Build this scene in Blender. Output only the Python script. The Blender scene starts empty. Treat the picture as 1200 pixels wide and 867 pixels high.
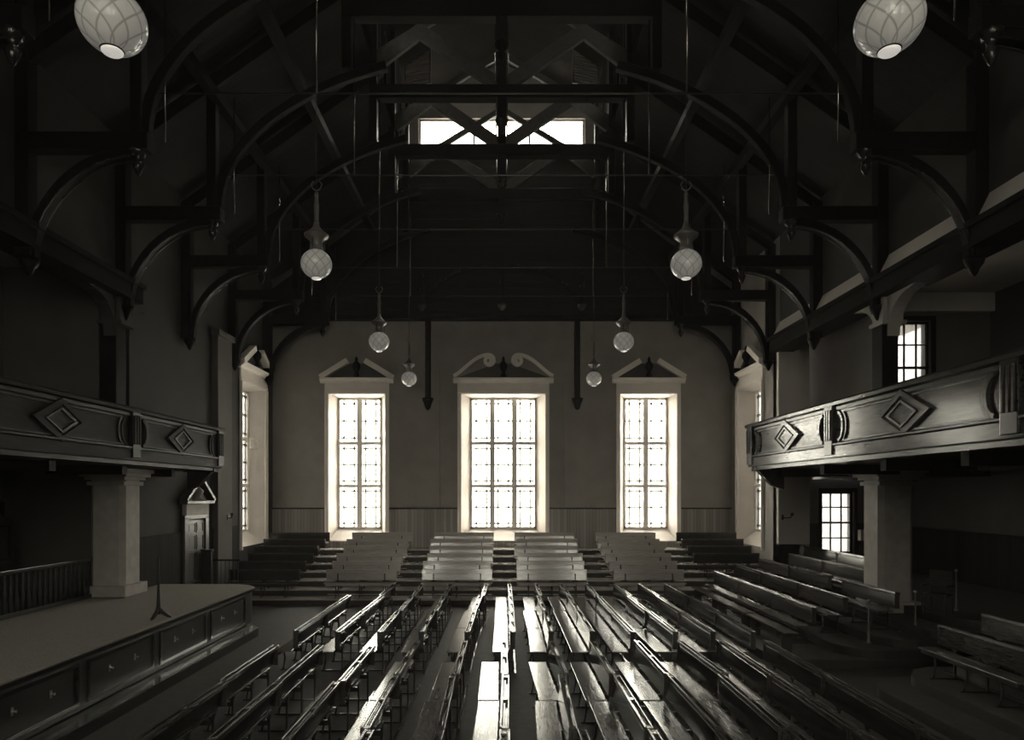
import bpy, bmesh, math, random
from mathutils import Vector, Matrix
PI = math.pi
random.seed(7)
S = bpy.context.scene
COL = S.collection
H0 = 3.8            # eye height above the hall floor

# ------------------------------------------------------------------ materials
def mat(name):
    m = bpy.data.materials.new(name); m.use_nodes = True
    nt = m.node_tree
    return m, nt, nt.nodes['Principled BSDF']
def N(nt, t, **kw):
    n = nt.nodes.new(t)
    for k, v in kw.items():
        if k.startswith('_'): setattr(n, k[1:], v)
        else: n.inputs[k.replace('0', ' ') if k not in n.inputs else k].default_value = v
    return n
def col(v, w=(1.0, .925, .86)): return (v*w[0], v*w[1], v*w[2], 1)
def ramp(nt, a, b, p0=.3, p1=.7):
    r = nt.nodes.new('ShaderNodeValToRGB')
    r.color_ramp.elements[0].color = a; r.color_ramp.elements[0].position = p0
    r.color_ramp.elements[1].color = b; r.color_ramp.elements[1].position = p1
    return r
def wood(name, v0, v1, rough=.3, stretch=(1.2, 14, 14), bump=.05, spec=.5, coat=0.0):
    m, nt, p = mat(name); L = nt.links.new
    tc = nt.nodes.new('ShaderNodeTexCoord'); mp = nt.nodes.new('ShaderNodeMapping')
    mp.inputs['Scale'].default_value = stretch
    oi = nt.nodes.new('ShaderNodeObjectInfo')
    ad = nt.nodes.new('ShaderNodeVectorMath'); ad.operation = 'ADD'
    L(tc.outputs['Object'], ad.inputs[0]); L(oi.outputs['Location'], ad.inputs[1])
    L(ad.outputs[0], mp.inputs['Vector'])
    nz = nt.nodes.new('ShaderNodeTexNoise'); nz.inputs['Scale'].default_value = 2.2; nz.inputs['Detail'].default_value = 6
    L(mp.outputs[0], nz.inputs['Vector'])
    r = ramp(nt, col(v0), col(v1)); L(nz.outputs['Fac'], r.inputs[0]); L(r.outputs[0], p.inputs['Base Color'])
    n2 = nt.nodes.new('ShaderNodeTexNoise'); n2.inputs['Scale'].default_value = 1.1; n2.inputs['Detail'].default_value = 3
    L(ad.outputs[0], n2.inputs['Vector'])
    mr = nt.nodes.new('ShaderNodeMapRange'); mr.inputs['To Min'].default_value = rough*.9; mr.inputs['To Max'].default_value = rough*1.15
    L(n2.outputs['Fac'], mr.inputs['Value']); L(mr.outputs[0], p.inputs['Roughness'])
    b = nt.nodes.new('ShaderNodeBump'); b.inputs['Strength'].default_value = bump; b.inputs['Distance'].default_value = .01
    L(nz.outputs['Fac'], b.inputs['Height']); L(b.outputs[0], p.inputs['Normal'])
    p.inputs['Specular IOR Level'].default_value = spec
    p.inputs['Coat Weight'].default_value = coat; p.inputs['Coat Roughness'].default_value = .2
    return m
def plain(name, v, rough=.6, var=.15, scale=3.0, metal=0, spec=.5, w=(1.0, .925, .86), bump=0.0):
    m, nt, p = mat(name); L = nt.links.new
    tc = nt.nodes.new('ShaderNodeTexCoord')
    nz = nt.nodes.new('ShaderNodeTexNoise'); nz.inputs['Scale'].default_value = scale; nz.inputs['Detail'].default_value = 5
    L(tc.outputs['Object'], nz.inputs['Vector'])
    r = ramp(nt, col(v*(1-var), w), col(v*(1+var), w)); L(nz.outputs['Fac'], r.inputs[0]); L(r.outputs[0], p.inputs['Base Color'])
    p.inputs['Roughness'].default_value = rough; p.inputs['Metallic'].default_value = metal
    p.inputs['Specular IOR Level'].default_value = spec
    if bump:
        b = nt.nodes.new('ShaderNodeBump'); b.inputs['Strength'].default_value = bump; b.inputs['Distance'].default_value = .01
        L(nz.outputs['Fac'], b.inputs['Height']); L(b.outputs[0], p.inputs['Normal'])
    return m
def boards(name, v, axis, per, rough=.4, spec=.4, depth=.35):
    """boarding with a groove every `per` metres along the object axis (0,1,2)"""
    m, nt, p = mat(name); L = nt.links.new
    tc = nt.nodes.new('ShaderNodeTexCoord'); sx = nt.nodes.new('ShaderNodeSeparateXYZ'); L(tc.outputs['Object'], sx.inputs[0])
    d = nt.nodes.new('ShaderNodeMath'); d.operation = 'DIVIDE'; d.inputs[1].default_value = per; L(sx.outputs[axis], d.inputs[0])
    f = nt.nodes.new('ShaderNodeMath'); f.operation = 'FRACT'; L(d.outputs[0], f.inputs[0])
    fl = nt.nodes.new('ShaderNodeMath'); fl.operation = 'FLOOR'; L(d.outputs[0], fl.inputs[0])
    wn = nt.nodes.new('ShaderNodeTexWhiteNoise'); wn.noise_dimensions = '1D'; L(fl.outputs[0], wn.inputs['W'])
    g = ramp(nt, (depth, depth, depth, 1), (1, 1, 1, 1), .04, .14); L(f.outputs[0], g.inputs[0])
    r = ramp(nt, col(v*.75), col(v*1.25), 0, 1); L(wn.outputs['Value'], r.inputs[0])
    mx = nt.nodes.new('ShaderNodeMix'); mx.data_type = 'RGBA'; mx.blend_type = 'MULTIPLY'; mx.inputs[0].default_value = 1
    L(r.outputs[0], mx.inputs[6]); L(g.outputs[0], mx.inputs[7]); L(mx.outputs[2], p.inputs['Base Color'])
    p.inputs['Roughness'].default_value = rough; p.inputs['Specular IOR Level'].default_value = spec
    b = nt.nodes.new('ShaderNodeBump'); b.inputs['Strength'].default_value = .5; b.inputs['Distance'].default_value = .01
    L(g.outputs[0], b.inputs['Height']); L(b.outputs[0], p.inputs['Normal'])
    return m

M = {}
M['bench'] = wood('bench_varnished_wood', .03, .07, .17, (1.4, 16, 16), .004, .5, 0.0)
M['bench_seat'] = wood('bench_seat_wood', .06, .12, .19, (1.4, 16, 16), .003, .5, 0.0)
M['dark_wood'] = wood('dark_roof_timber', .004, .009, .5, (3, 3, 3), .05, .05)
M['strut'] = wood('lit_lantern_timber', .035, .06, .5, (3, 3, 3), .05, .2)  # roof timber lightened so the struts look lit inside the lantern
M['brace_gloss'] = wood('polished_brace_moulding', .012, .025, .25, (3, 3, 3), .03, .5)
M['bench_back'] = wood('bench_back_wood', .012, .028, .14, (1.4, 16, 16), .002, .35)
M['bench_lit'] = wood('lit_tier_bench_wood', .32, .46, .15, (1.4, 16, 16), .004, 1.0)  # same bench wood, lightened for the light on the middle tier blocks
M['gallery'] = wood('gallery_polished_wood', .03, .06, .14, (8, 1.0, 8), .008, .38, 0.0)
M['gallery_shaded'] = wood('gallery_shaded_wood', .016, .034, .6, (8, 1.0, 8), .02, .06)  # left gallery copy of the same wood, shade put into its colour
M['gallery_shaded_dark'] = wood('gallery_shaded_dark_wood', .006, .012, .4, (8, 1.0, 8), .02, .1)  # shaded copy of the dark gallery moulding
M['gallery_dark'] = wood('gallery_dark_moulding', .010, .02, .18, (8, 1.0, 8), .012, .4)
M['stage_wood'] = wood('stage_front_wood', .010, .02, .4, (6, 1, 6), .04, .3)
M['door'] = wood('door_wood', .03, .06, .35, (6, 6, 1), .04, .5)
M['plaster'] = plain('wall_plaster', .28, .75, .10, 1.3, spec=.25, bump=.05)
M['pier_plaster_lit'] = plain('lit_pier_plaster', .5, .7, .06, 1.3, spec=.3)  # wall plaster lightened to carry the light falling on the pier
M['plaster_shaded'] = plain('shaded_wall_plaster', .042, .8, .12, 1.0, spec=.15)  # wall plaster with the shade of the high and left walls in its colour
M['plaster_dark'] = plain('half_shaded_wall_plaster', .085, .8, .12, 1.0, spec=.2)  # wall plaster darkened for the dimmer parts of the hall
M['trim'] = plain('pale_painted_joinery', .78, .5, .06, 2.0, spec=.35)
M['stone'] = plain('pale_stone', .34, .7, .12, 4.0, spec=.3, bump=.1)
M['carpet'] = plain('stage_carpet', .26, .95, .22, 40, spec=.1, bump=.3)
M['floor'] = plain('hall_floor_covering', .055, .7, .18, 6, spec=.18)
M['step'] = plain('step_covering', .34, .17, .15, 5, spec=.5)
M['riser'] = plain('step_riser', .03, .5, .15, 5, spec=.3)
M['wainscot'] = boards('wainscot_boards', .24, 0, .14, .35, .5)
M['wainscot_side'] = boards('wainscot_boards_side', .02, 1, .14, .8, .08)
M['ceiling'] = boards('roof_boarding', .008, 1, .22, .7, .12)
M['gable_boards'] = boards('gable_boarding', .012, 2, .3, .6, .15)
M['lantern'] = boards('lantern_boarding', .010, 1, .22, .9, .0)
M['gl_ceiling'] = plain('aisle_ceiling_plaster', .50, .8, .06, 1.0, spec=.2)
M['frame'] = plain('window_frame_paint', .75, .5, .06, 3, spec=.4)
M['lead'] = plain('window_leading', .5, .6, .05, 5, spec=.3)
M['iron'] = plain('dark_iron', .03, .38, .1, 9, metal=.5, spec=.6)
M['rod'] = plain('polished_iron_rod', .30, .25, .05, 9, metal=1, spec=.6)
M['brass'] = plain('brass_knob', .35, .3, .05, 9, metal=1, spec=.6)
M['cap'] = plain('white_glass_cap', .85, .25, .02, 3, spec=.6)
M['lamp_cap'] = plain('opal_lamp_cap', .9, .3, .02, 3, spec=.5)
_b = M['lamp_cap'].node_tree.nodes['Principled BSDF']; _b.inputs['Emission Color'].default_value = (1, .95, .88, 1); _b.inputs['Emission Strength'].default_value = .3
M['lamp_metal'] = plain('lamp_metalwork', .16, .4, .15, 9, metal=.4, spec=.6)

def glass_mat(name='window_glass', k=1.0, kt=1.0):
    m, nt, p = mat(name); L = nt.links.new
    nt.nodes.remove(p)
    out = nt.nodes['Material Output']
    tr = nt.nodes.new('ShaderNodeBsdfTransparent'); tr.inputs[0].default_value = (.93*k, .93*k, .88*k, 1)
    gl = nt.nodes.new('ShaderNodeBsdfGlossy'); gl.inputs['Roughness'].default_value = .1
    tl = nt.nodes.new('ShaderNodeBsdfTranslucent'); tl.inputs[0].default_value = (.9*kt, .9*kt, .85*kt, 1)
    m1 = nt.nodes.new('ShaderNodeMixShader'); m1.inputs[0].default_value = .25
    L(tr.outputs[0], m1.inputs[1]); L(tl.outputs[0], m1.inputs[2])
    m2 = nt.nodes.new('ShaderNodeMixShader'); m2.inputs[0].default_value = .04
    L(m1.outputs[0], m2.inputs[1]); L(gl.outputs[0], m2.inputs[2]); L(m2.outputs[0], out.inputs[0])
    return m
M['glass'] = glass_mat()
M['glass_rear'] = glass_mat('rear_window_glass', .75, .5)
M['glass_sash_dim'] = glass_mat('dimmed_sash_glass', .36, .2)  # sash panes darkened to lower the daylight behind the bars
M['glass_lead'] = glass_mat('lead_line_glass', .30, .10)  # dark glass used for the lead lines so they show against the glare
M['glass_dim'] = glass_mat('dimmed_side_glass', .32, .3)  # side panes darkened to keep daylight off the far wall

def globe_mat():
    m, nt, p = mat('leaf_patterned_opal_glass'); L = nt.links.new
    tc = nt.nodes.new('ShaderNodeTexCoord'); s = nt.nodes.new('ShaderNodeSeparateXYZ'); L(tc.outputs['Object'], s.inputs[0])
    def MA(op, a, b=None):
        n = nt.nodes.new('ShaderNodeMath'); n.operation = op
        for i, v in enumerate((a, b)):
            if v is None: continue
            if isinstance(v, (int, float)): n.inputs[i].default_value = v
            else: L(v, n.inputs[i])
        return n.outputs[0]
    th = MA('MULTIPLY', MA('ARCTAN2', s.outputs[1], s.outputs[0]), 9/(2*PI))
    ph = MA('MULTIPLY', s.outputs[2], 4.4)
    def line(x):
        f = MA('FRACT', x); return MA('ABSOLUTE', MA('SUBTRACT', f, .5))
    a = line(MA('ADD', th, ph)); b = line(MA('SUBTRACT', th, ph))
    mn = MA('MINIMUM', a, b)
    r = ramp(nt, (.26, .25, .22, 1), (.52, .50, .46, 1), .0, .10); L(mn, r.inputs[0]); L(r.outputs[0], p.inputs['Base Color'])
    bu = nt.nodes.new('ShaderNodeBump'); bu.inputs['Strength'].default_value = .4; bu.inputs['Distance'].default_value = .02
    L(mn, bu.inputs['Height']); L(bu.outputs[0], p.inputs['Normal'])
    p.inputs['Roughness'].default_value = .18
    p.inputs['Subsurface Weight'].default_value = .0
    L(r.outputs[0], p.inputs['Emission Color']); p.inputs['Emission Strength'].default_value = GLOBE_E
    return m
GLOBE_E = .12
M['globe'] = globe_mat()

# ------------------------------------------------------------------ mesh helpers
class MB:
    def __init__(s): s.v = []; s.f = []; s.sm = []
    def add(s, vs, fs, smooth=False):
        o = len(s.v); s.v += [tuple(x) for x in vs]
        s.f += [tuple(i+o for i in f) for f in fs]; s.sm += [smooth]*len(fs); return s
    def box(s, x0, x1, y0, y1, z0, z1):
        if x0 > x1: x0, x1 = x1, x0
        if y0 > y1: y0, y1 = y1, y0
        if z0 > z1: z0, z1 = z1, z0
        vs = [(x, y, z) for z in (z0, z1) for y in (y0, y1) for x in (x0, x1)]
        return s.add(vs, [(0,2,3,1),(4,5,7,6),(0,1,5,4),(2,6,7,3),(0,4,6,2),(1,3,7,5)])
    def prism(s, pts, axis, a0, a1, smooth=False):
        """closed 2-D outline swept along an axis. axis 'x': pts (y,z); 'y': (x,z); 'z': (x,y)"""
        def P(p, a):
            return {'x': (a, p[0], p[1]), 'y': (p[0], a, p[1]), 'z': (p[0], p[1], a)}[axis]
        n = len(pts)
        s.add([P(p, a0) for p in pts]+[P(p, a1) for p in pts],
              [tuple(range(n))[::-1], tuple(range(n, 2*n))]+[(i, (i+1) % n, n+(i+1) % n, n+i) for i in range(n)], smooth)
        return s
    def strip(s, pts, w, t, axis, off=0.0):
        """square-section moulding following a 2-D polyline lying in the plane normal to axis; w in plane, t out of plane"""
        def P(p, a): return {'x': (a, p[0], p[1]), 'y': (p[0], a, p[1])}[axis]
        n = len(pts); L_, R_ = [], []
        closed = (Vector(pts[0])-Vector(pts[-1])).length < 1e-6
        if closed: pts = pts[:-1]; n -= 1
        for i in range(n):
            p = Vector(pts[i])
            if closed: a = Vector(pts[i-1]); b = Vector(pts[(i+1) % n])
            else: a = Vector(pts[max(i-1, 0)]); b = Vector(pts[min(i+1, n-1)])
            d1 = (p-a); d2 = (b-p)
            if d1.length < 1e-9: d1 = d2
            if d2.length < 1e-9: d2 = d1
            d1.normalize(); d2.normalize()
            t_ = (d1+d2).normalized(); nn = Vector((-t_.y, t_.x))
            k = 1/max(.4, abs(nn.dot(Vector((-d1.y, d1.x)))))
            L_.append(p+nn*w/2*k); R_.append(p-nn*w/2*k)
        vs = [P(p, off) for p in L_]+[P(p, off) for p in R_]+[P(p, off+t) for p in L_]+[P(p, off+t) for p in R_]
        fs = []; m = n if closed else n-1
        for i in range(m):
            j = (i+1) % n
            fs += [(i, j, n+j, n+i), (2*n+i, 3*n+i, 3*n+j, 2*n+j), (i, 2*n+i, 2*n+j, j), (n+i, n+j, 3*n+j, 3*n+i)]
        if not closed:
            fs += [(0, n, 3*n, 2*n), (n-1, 3*n-1, 4*n-1, 2*n-1)]
        return s.add(vs, fs)
    def lathe(s, prof, c=(0, 0, 0), n=16, smooth=True):
        """profile [(r,z)] about a vertical axis"""
        vs = []; fs = []
        for r, z in prof:
            for k in range(n):
                a = 2*PI*k/n; vs.append((c[0]+r*math.cos(a), c[1]+r*math.sin(a), c[2]+z))
        for i in range(len(prof)-1):
            for k in range(n):
                k2 = (k+1) % n; fs.append((i*n+k, i*n+k2, (i+1)*n+k2, (i+1)*n+k))
        fs.append(tuple(range(n))[::-1]); fs.append(tuple(range((len(prof)-1)*n, len(prof)*n)))
        return s.add(vs, fs, smooth)
    def tube(s, pts, r, n=8, smooth=True):
        pts = [Vector(p) for p in pts]; rs = r if isinstance(r, (list, tuple)) else [r]*len(pts)
        vs = []; fs = []
        for i, p in enumerate(pts):
            t = (pts[min(i+1, len(pts)-1)]-pts[max(i-1, 0)]).normalized()
            up = Vector((0, 0, 1)) if abs(t.z) < .9 else Vector((0, 1, 0))
            a = t.cross(up).normalized(); b = t.cross(a)
            for k in range(n):
                q = 2*PI*k/n; vs.append(p+a*rs[i]*math.cos(q)+b*rs[i]*math.sin(q))
        for i in range(len(pts)-1):
            for k in range(n):
                k2 = (k+1) % n; fs.append((i*n+k, i*n+k2, (i+1)*n+k2, (i+1)*n+k))
        fs.append(tuple(range(n))[::-1]); fs.append(tuple(range((len(pts)-1)*n, len(pts)*n)))
        return s.add(vs, fs, smooth)
    def beam(s, a, b, w, h):
        """bar of y-width w and depth h between points a and b lying in an x-z plane"""
        a, b = Vector(a), Vector(b); t = (b-a).normalized(); n = Vector((-t.z, 0, t.x))*h/2; y = Vector((0, w/2, 0))
        vs = [a-n-y, a+n-y, a+n+y, a-n+y, b-n-y, b+n-y, b+n+y, b-n+y]
        return s.add(vs, [(0,1,2,3),(7,6,5,4),(0,4,5,1),(1,5,6,2),(2,6,7,3),(3,7,4,0)])
    def build(s, name, m, parent=None, bevel=0.0, seg=2):
        me = bpy.data.meshes.new(name); me.from_pydata(s.v, [], s.f)
        for p, q in zip(me.polygons, s.sm): p.use_smooth = q
        bm = bmesh.new(); bm.from_mesh(me); bmesh.ops.recalc_face_normals(bm, faces=bm.faces)
        if bevel:
            es = [e for e in bm.edges if len(e.link_faces) == 2 and e.calc_face_angle(0) > .7]
            bmesh.ops.bevel(bm, geom=es, offset=bevel, segments=seg, affect='EDGES', profile=.6, clamp_overlap=True)
        bm.to_mesh(me); bm.free()
        me.materials.append(m if not isinstance(m, str) else M[m])
        o = bpy.data.objects.new(name, me); COL.objects.link(o)
        if parent: o.parent = parent
        return o
def thing(name, label, cat, loc=(0, 0, 0), rz=0, group=None):
    o = bpy.data.objects.new(name, None); COL.objects.link(o); o.empty_display_size = .2
    o.location = loc; o.rotation_euler = (0, 0, rz); o['label'] = label; o['category'] = cat
    if group: o['group'] = group
    return o
def struct_empty(name, label, cat, loc=(0, 0, 0), rz=0):
    o = thing(name, label, cat, loc, rz); o['kind'] = 'structure'; return o
def struct(o, label, cat='wall'):
    o['kind'] = 'structure'; o['label'] = label; o['category'] = cat; return o
def copy_tree(o, parent=None):
    c = o.copy(); COL.objects.link(c); c.parent = parent
    for ch in list(o.children): copy_tree(ch, c)
    return c
def arc(cx, cz, r, a0, a1, n=12, rz=None):
    rz = rz or r
    return [(cx+r*math.cos(math.radians(a0+(a1-a0)*i/n)), cz+rz*math.sin(math.radians(a0+(a1-a0)*i/n))) for i in range(n+1)]
def wall_pieces(mb, axis, plane0, plane1, u0, u1, z0, z1, holes):
    """slab with rectangular holes [(ua,ub,za,zb)], all holes disjoint in u"""
    def B(ua, ub, za, zb):
        if ub-ua < 1e-4 or zb-za < 1e-4: return
        if axis == 'y': mb.box(ua, ub, plane0, plane1, za, zb)
        else: mb.box(plane0, plane1, ua, ub, za, zb)
    cu = u0
    for ua, ub, za, zb in sorted(holes):
        B(cu, ua, z0, z1); B(ua, ub, z0, za); B(ua, ub, zb, z1); cu = ub
    B(cu, u1, z0, z1)

# ------------------------------------------------------------------ main dimensions
XW = 9.9; DW = 29.5                       # side wall, far wall
TRUSS = [28.4, 24.8, 21.2, 17.6, 14.0, 10.4]
WZ0, WZ1 = 1.75, 8.08                     # opening of the tall windows
GZ = 2.25                                 # bottom of the glass
WIN = [(-6.25, 1.22, .96), (.07, 1.81, 1.45), (6.33, 1.22, .96)]
XR, XL = 7.0, -8.35                       # gallery fronts
XO = 14.6                                 # right aisle outer wall
# ------------------------------------------------------------------ floor and walls
struct(MB().box(-15, 16.5, -6.5, 31.5, -.3, 0).build('floor', 'floor'), 'dark worn floor covering of the hall', 'floor')
mb = MB(); holes = [(x-o, x+o, WZ0, WZ1) for x, o, g in WIN]
wall_pieces(mb, 'y', DW, DW+.7, -XW-.9, XW+.9, 0, 13.1, holes)
# gable above the roof slopes, with the hole for the lantern window
mb.prism([(-10.8, 13.1), (-4.0, 17.3), (-4.0, 13.1)], 'y', DW, DW+.7)
mb.prism([(10.8, 13.1), (4.0, 17.3), (4.0, 13.1)], 'y', DW, DW+.7)
wall_pieces(mb, 'y', DW, DW+.7, -4.0, 4.0, 13.1, 23.3, [(-3.6, 3.6, 18.3, 20.0)])
struct(mb.build('wall_back', 'plaster'), 'plain plastered far wall holding the three tall windows')
# left side wall: solid beyond the column, upper band all along
mb = MB()
wall_pieces(mb, 'x', -XW-.7, -XW, 18.15, DW, 0, 13.1, [(25.92, 28.48, WZ0, WZ1)])
mb.box(-XW-.5, -XW, -6, 18.15, 9.3, 13.1)
struct(mb.build('wall_left', 'plaster_shaded'), 'dim plastered left wall with one tall window')
mb = MB()
wall_pieces(mb, 'x', XW, XW+.7, 24.3, DW, 0, 13.1, [(25.92, 28.48, WZ0, WZ1)])
mb.box(XW, XW+1.05, 24.3, 24.9, 0, 9.3)
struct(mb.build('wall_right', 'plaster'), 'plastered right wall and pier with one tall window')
struct(MB().box(XW, XW+.5, -6, 24.3, 9.3, 13.1).build('wall_clerestory', 'plaster_shaded'), 'plaster wall above the right gallery beam')
# right aisle: deep lower room, upper stair enclosure with a window
mb = MB()
wall_pieces(mb, 'y', 25.5, 26.0, XW+1.05, XO+.5, 0, 4.5, [(11.95, 13.15, 1.55, 3.85)])
mb.box(XW+1.05, 11.3, 25.5, 26.0, 4.5, 11)
wall_pieces(mb, 'y', 20.4, 20.9, 11.3, XO+.5, 4.6, 11, [(11.75, 12.83, 6.2, 8.95)])
mb.box(11.3, 11.8, 20.9, 25.9, 4.6, 11)
mb.box(XO, XO+.5, -6, 20.4, 4.6, 11)
mb.box(XO, XO+.5, -6, 25.5, 0, 4.6)
struct(mb.build('wall_aisle', 'plaster_dark'), 'dim walls of the right aisle with two sash windows')
mb = MB(); mb.box(-13.6, -13.1, -6, 18.2, 0, 13); mb.box(-13.1, -XW-.7, 17.95, 18.4, 0, 13)
struct(mb.build('wall_recess', 'plaster_dark'), 'dark wall of the recess behind the platform')
mb = MB(); wall_pieces(mb, 'y', -6.5, -6, -14, 16, 0, 20, [(-7.2, -5.2, 5.0, 11), (-1.5, 1.7, 5.0, 11), (5.4, 7.4, 5.0, 11)])
struct(mb.build('wall_front', 'plaster_dark'), 'wall behind the viewpoint')
# aisle ceilings
mb = MB(); mb.box(XW+.5, XO+.5, -6, 26, 9.75, 9.95)
mb.prism([(9.6, 9.3), (XW+.5, 9.3), (XW+.5, 9.9), (9.9, 9.9)], 'y', -6, 24.3)
struct(mb.build('ceiling_aisle', 'gl_ceiling'), 'pale plaster ceiling of the right gallery', 'ceiling')
struct(MB().box(11.3, XO, 20.2, 20.4, 9.2, 9.75).build('trim_1', 'gl_ceiling'), 'pale cornice over the gallery window', 'trim')
struct(MB().box(-13.1, -XW-.5, -6, 18, 9.75, 9.95).build('ceiling_left', 'gl_ceiling'), 'ceiling of the left recess', 'ceiling')
# roof slopes (boarded) and lantern
mb = MB()
for s in (-1, 1):
    mb.prism([(s*10.5, 12.55), (s*4.0, 17.1), (s*4.0, 17.35), (s*10.5, 12.85)], 'y', -6.3, DW+.3)
struct(mb.build('ceiling', 'ceiling'), 'dark boarded underside of the steep roof', 'ceiling')
LZ0, LZ1 = 17.1, 20.5
mb = MB()
for s in (-1, 1):
    mb.prism([(s*4.1, LZ1), (0, 22.4), (0, 22.6), (s*4.1, LZ1+.2)], 'y', 2, DW+.3)
    mb.box(s*4.0, s*4.12, 2, DW, LZ0, 17.75); mb.box(s*4.0, s*4.12, 2, DW, 19.6, LZ1)
    y = 2.0
    while y < DW-1: mb.box(s*4.0, s*4.12, y, y+3.3, 17.75, 19.6); y += 3.6
struct(mb.build('ceiling_lantern', 'lantern'), 'boarded ceiling of the roof lantern', 'ceiling')
struct(MB().box(-4.1, 4.1, 1.8, 2, LZ0, 22.6).build('wall_lantern', 'plaster_dark'), 'near end of the roof lantern')
mb = MB(); mb.box(-4.0, 4.0, -6.3, 1.8, 17.1, 17.3)
struct(mb.build('ceiling_near', 'ceiling'), 'boarded flat of the roof above the viewpoint', 'ceiling')

# wainscot along the far wall and sides
mb = MB(); xs = [-XW]
for x, o, g in WIN: xs += [x-o-.17, x+o+.17]
xs.append(XW)
for i in range(0, len(xs), 2): mb.box(xs[i], xs[i+1], DW-.06, DW, 1.4, 3.12)
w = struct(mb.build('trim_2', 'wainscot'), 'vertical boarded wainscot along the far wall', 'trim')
mb = MB()
for i in range(0, len(xs), 2): mb.box(xs[i], xs[i+1], DW-.11, DW, 3.12, 3.18)
mb.build('dado_rail', 'gallery_dark', w, .01)
for i in range(3):
    x, o, g = WIN[i]
    mb = MB().box(x-o-.17, x+o+.17, DW-.06, DW, 1.4, WZ0-.02)
    mb.build('board_panel', 'wainscot', w)
mb = MB(); mb.box(-XW, -XW+.06, 18.2, 25.6, 0, 2.6); mb.box(XW+1.05, 11.83, 25.44, 25.5, 0, 2.68); mb.box(13.27, XO, 25.44, 25.5, 0, 2.68); mb.box(11.83, 13.27, 25.44, 25.5, 0, 1.44); mb.box(XO-.06, XO, -6, 25.44, 0, 2.6)
mb.box(-13.1, -13.04, -6, 17.9, 0, 3.6)
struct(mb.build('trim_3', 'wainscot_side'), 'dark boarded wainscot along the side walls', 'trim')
mb = MB(); mb.box(-XW, XW, DW-.08, DW, 11.42, 12.6)
mb.prism([(-XW, 12.6), (XW, 12.6), (4.0, 17.0), (-4.0, 17.0)], 'y', DW-.08, DW)
mb.box(-4.0, 4.0, DW-.08, DW, 17.0, 18.25)
struct(mb.build('trim_7', 'gable_boards'), 'dark boarding covering the far gable above the wall truss', 'trim')
# shallow wall strips between the windows and on the left wall
mb = MB(); mb.box(-3.62, -2.68, DW-.07, DW, 3.18, 9.3); mb.box(2.72, 3.66, DW-.07, DW, 3.18, 9.3)
struct(mb.build('trim_4', 'plaster'), 'shallow pilaster strips between the far windows', 'trim')
mb = MB(); mb.box(-XW, -XW+.22, 23.3, 24.5, 0, 9.2); mb.box(-XW, -XW+.3, 23.22, 24.58, 9.2, 9.4)
struct(mb.build('trim_5', 'plaster_dark'), 'pale pilaster on the left wall beside the window', 'trim')  # pilaster takes the darkened plaster to match the shade on this wall
mb = MB(); mb.box(XW-.12, XW+.98, 24.12, 24.3, 2.0, 9.1); mb.box(XW-.2, XW+1.05, 24.05, 24.3, 9.1, 9.3)
struct(mb.build('trim_6', 'pier_plaster_lit'), 'pier face lightened as if lit on the right wall under the gallery', 'trim')

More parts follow.
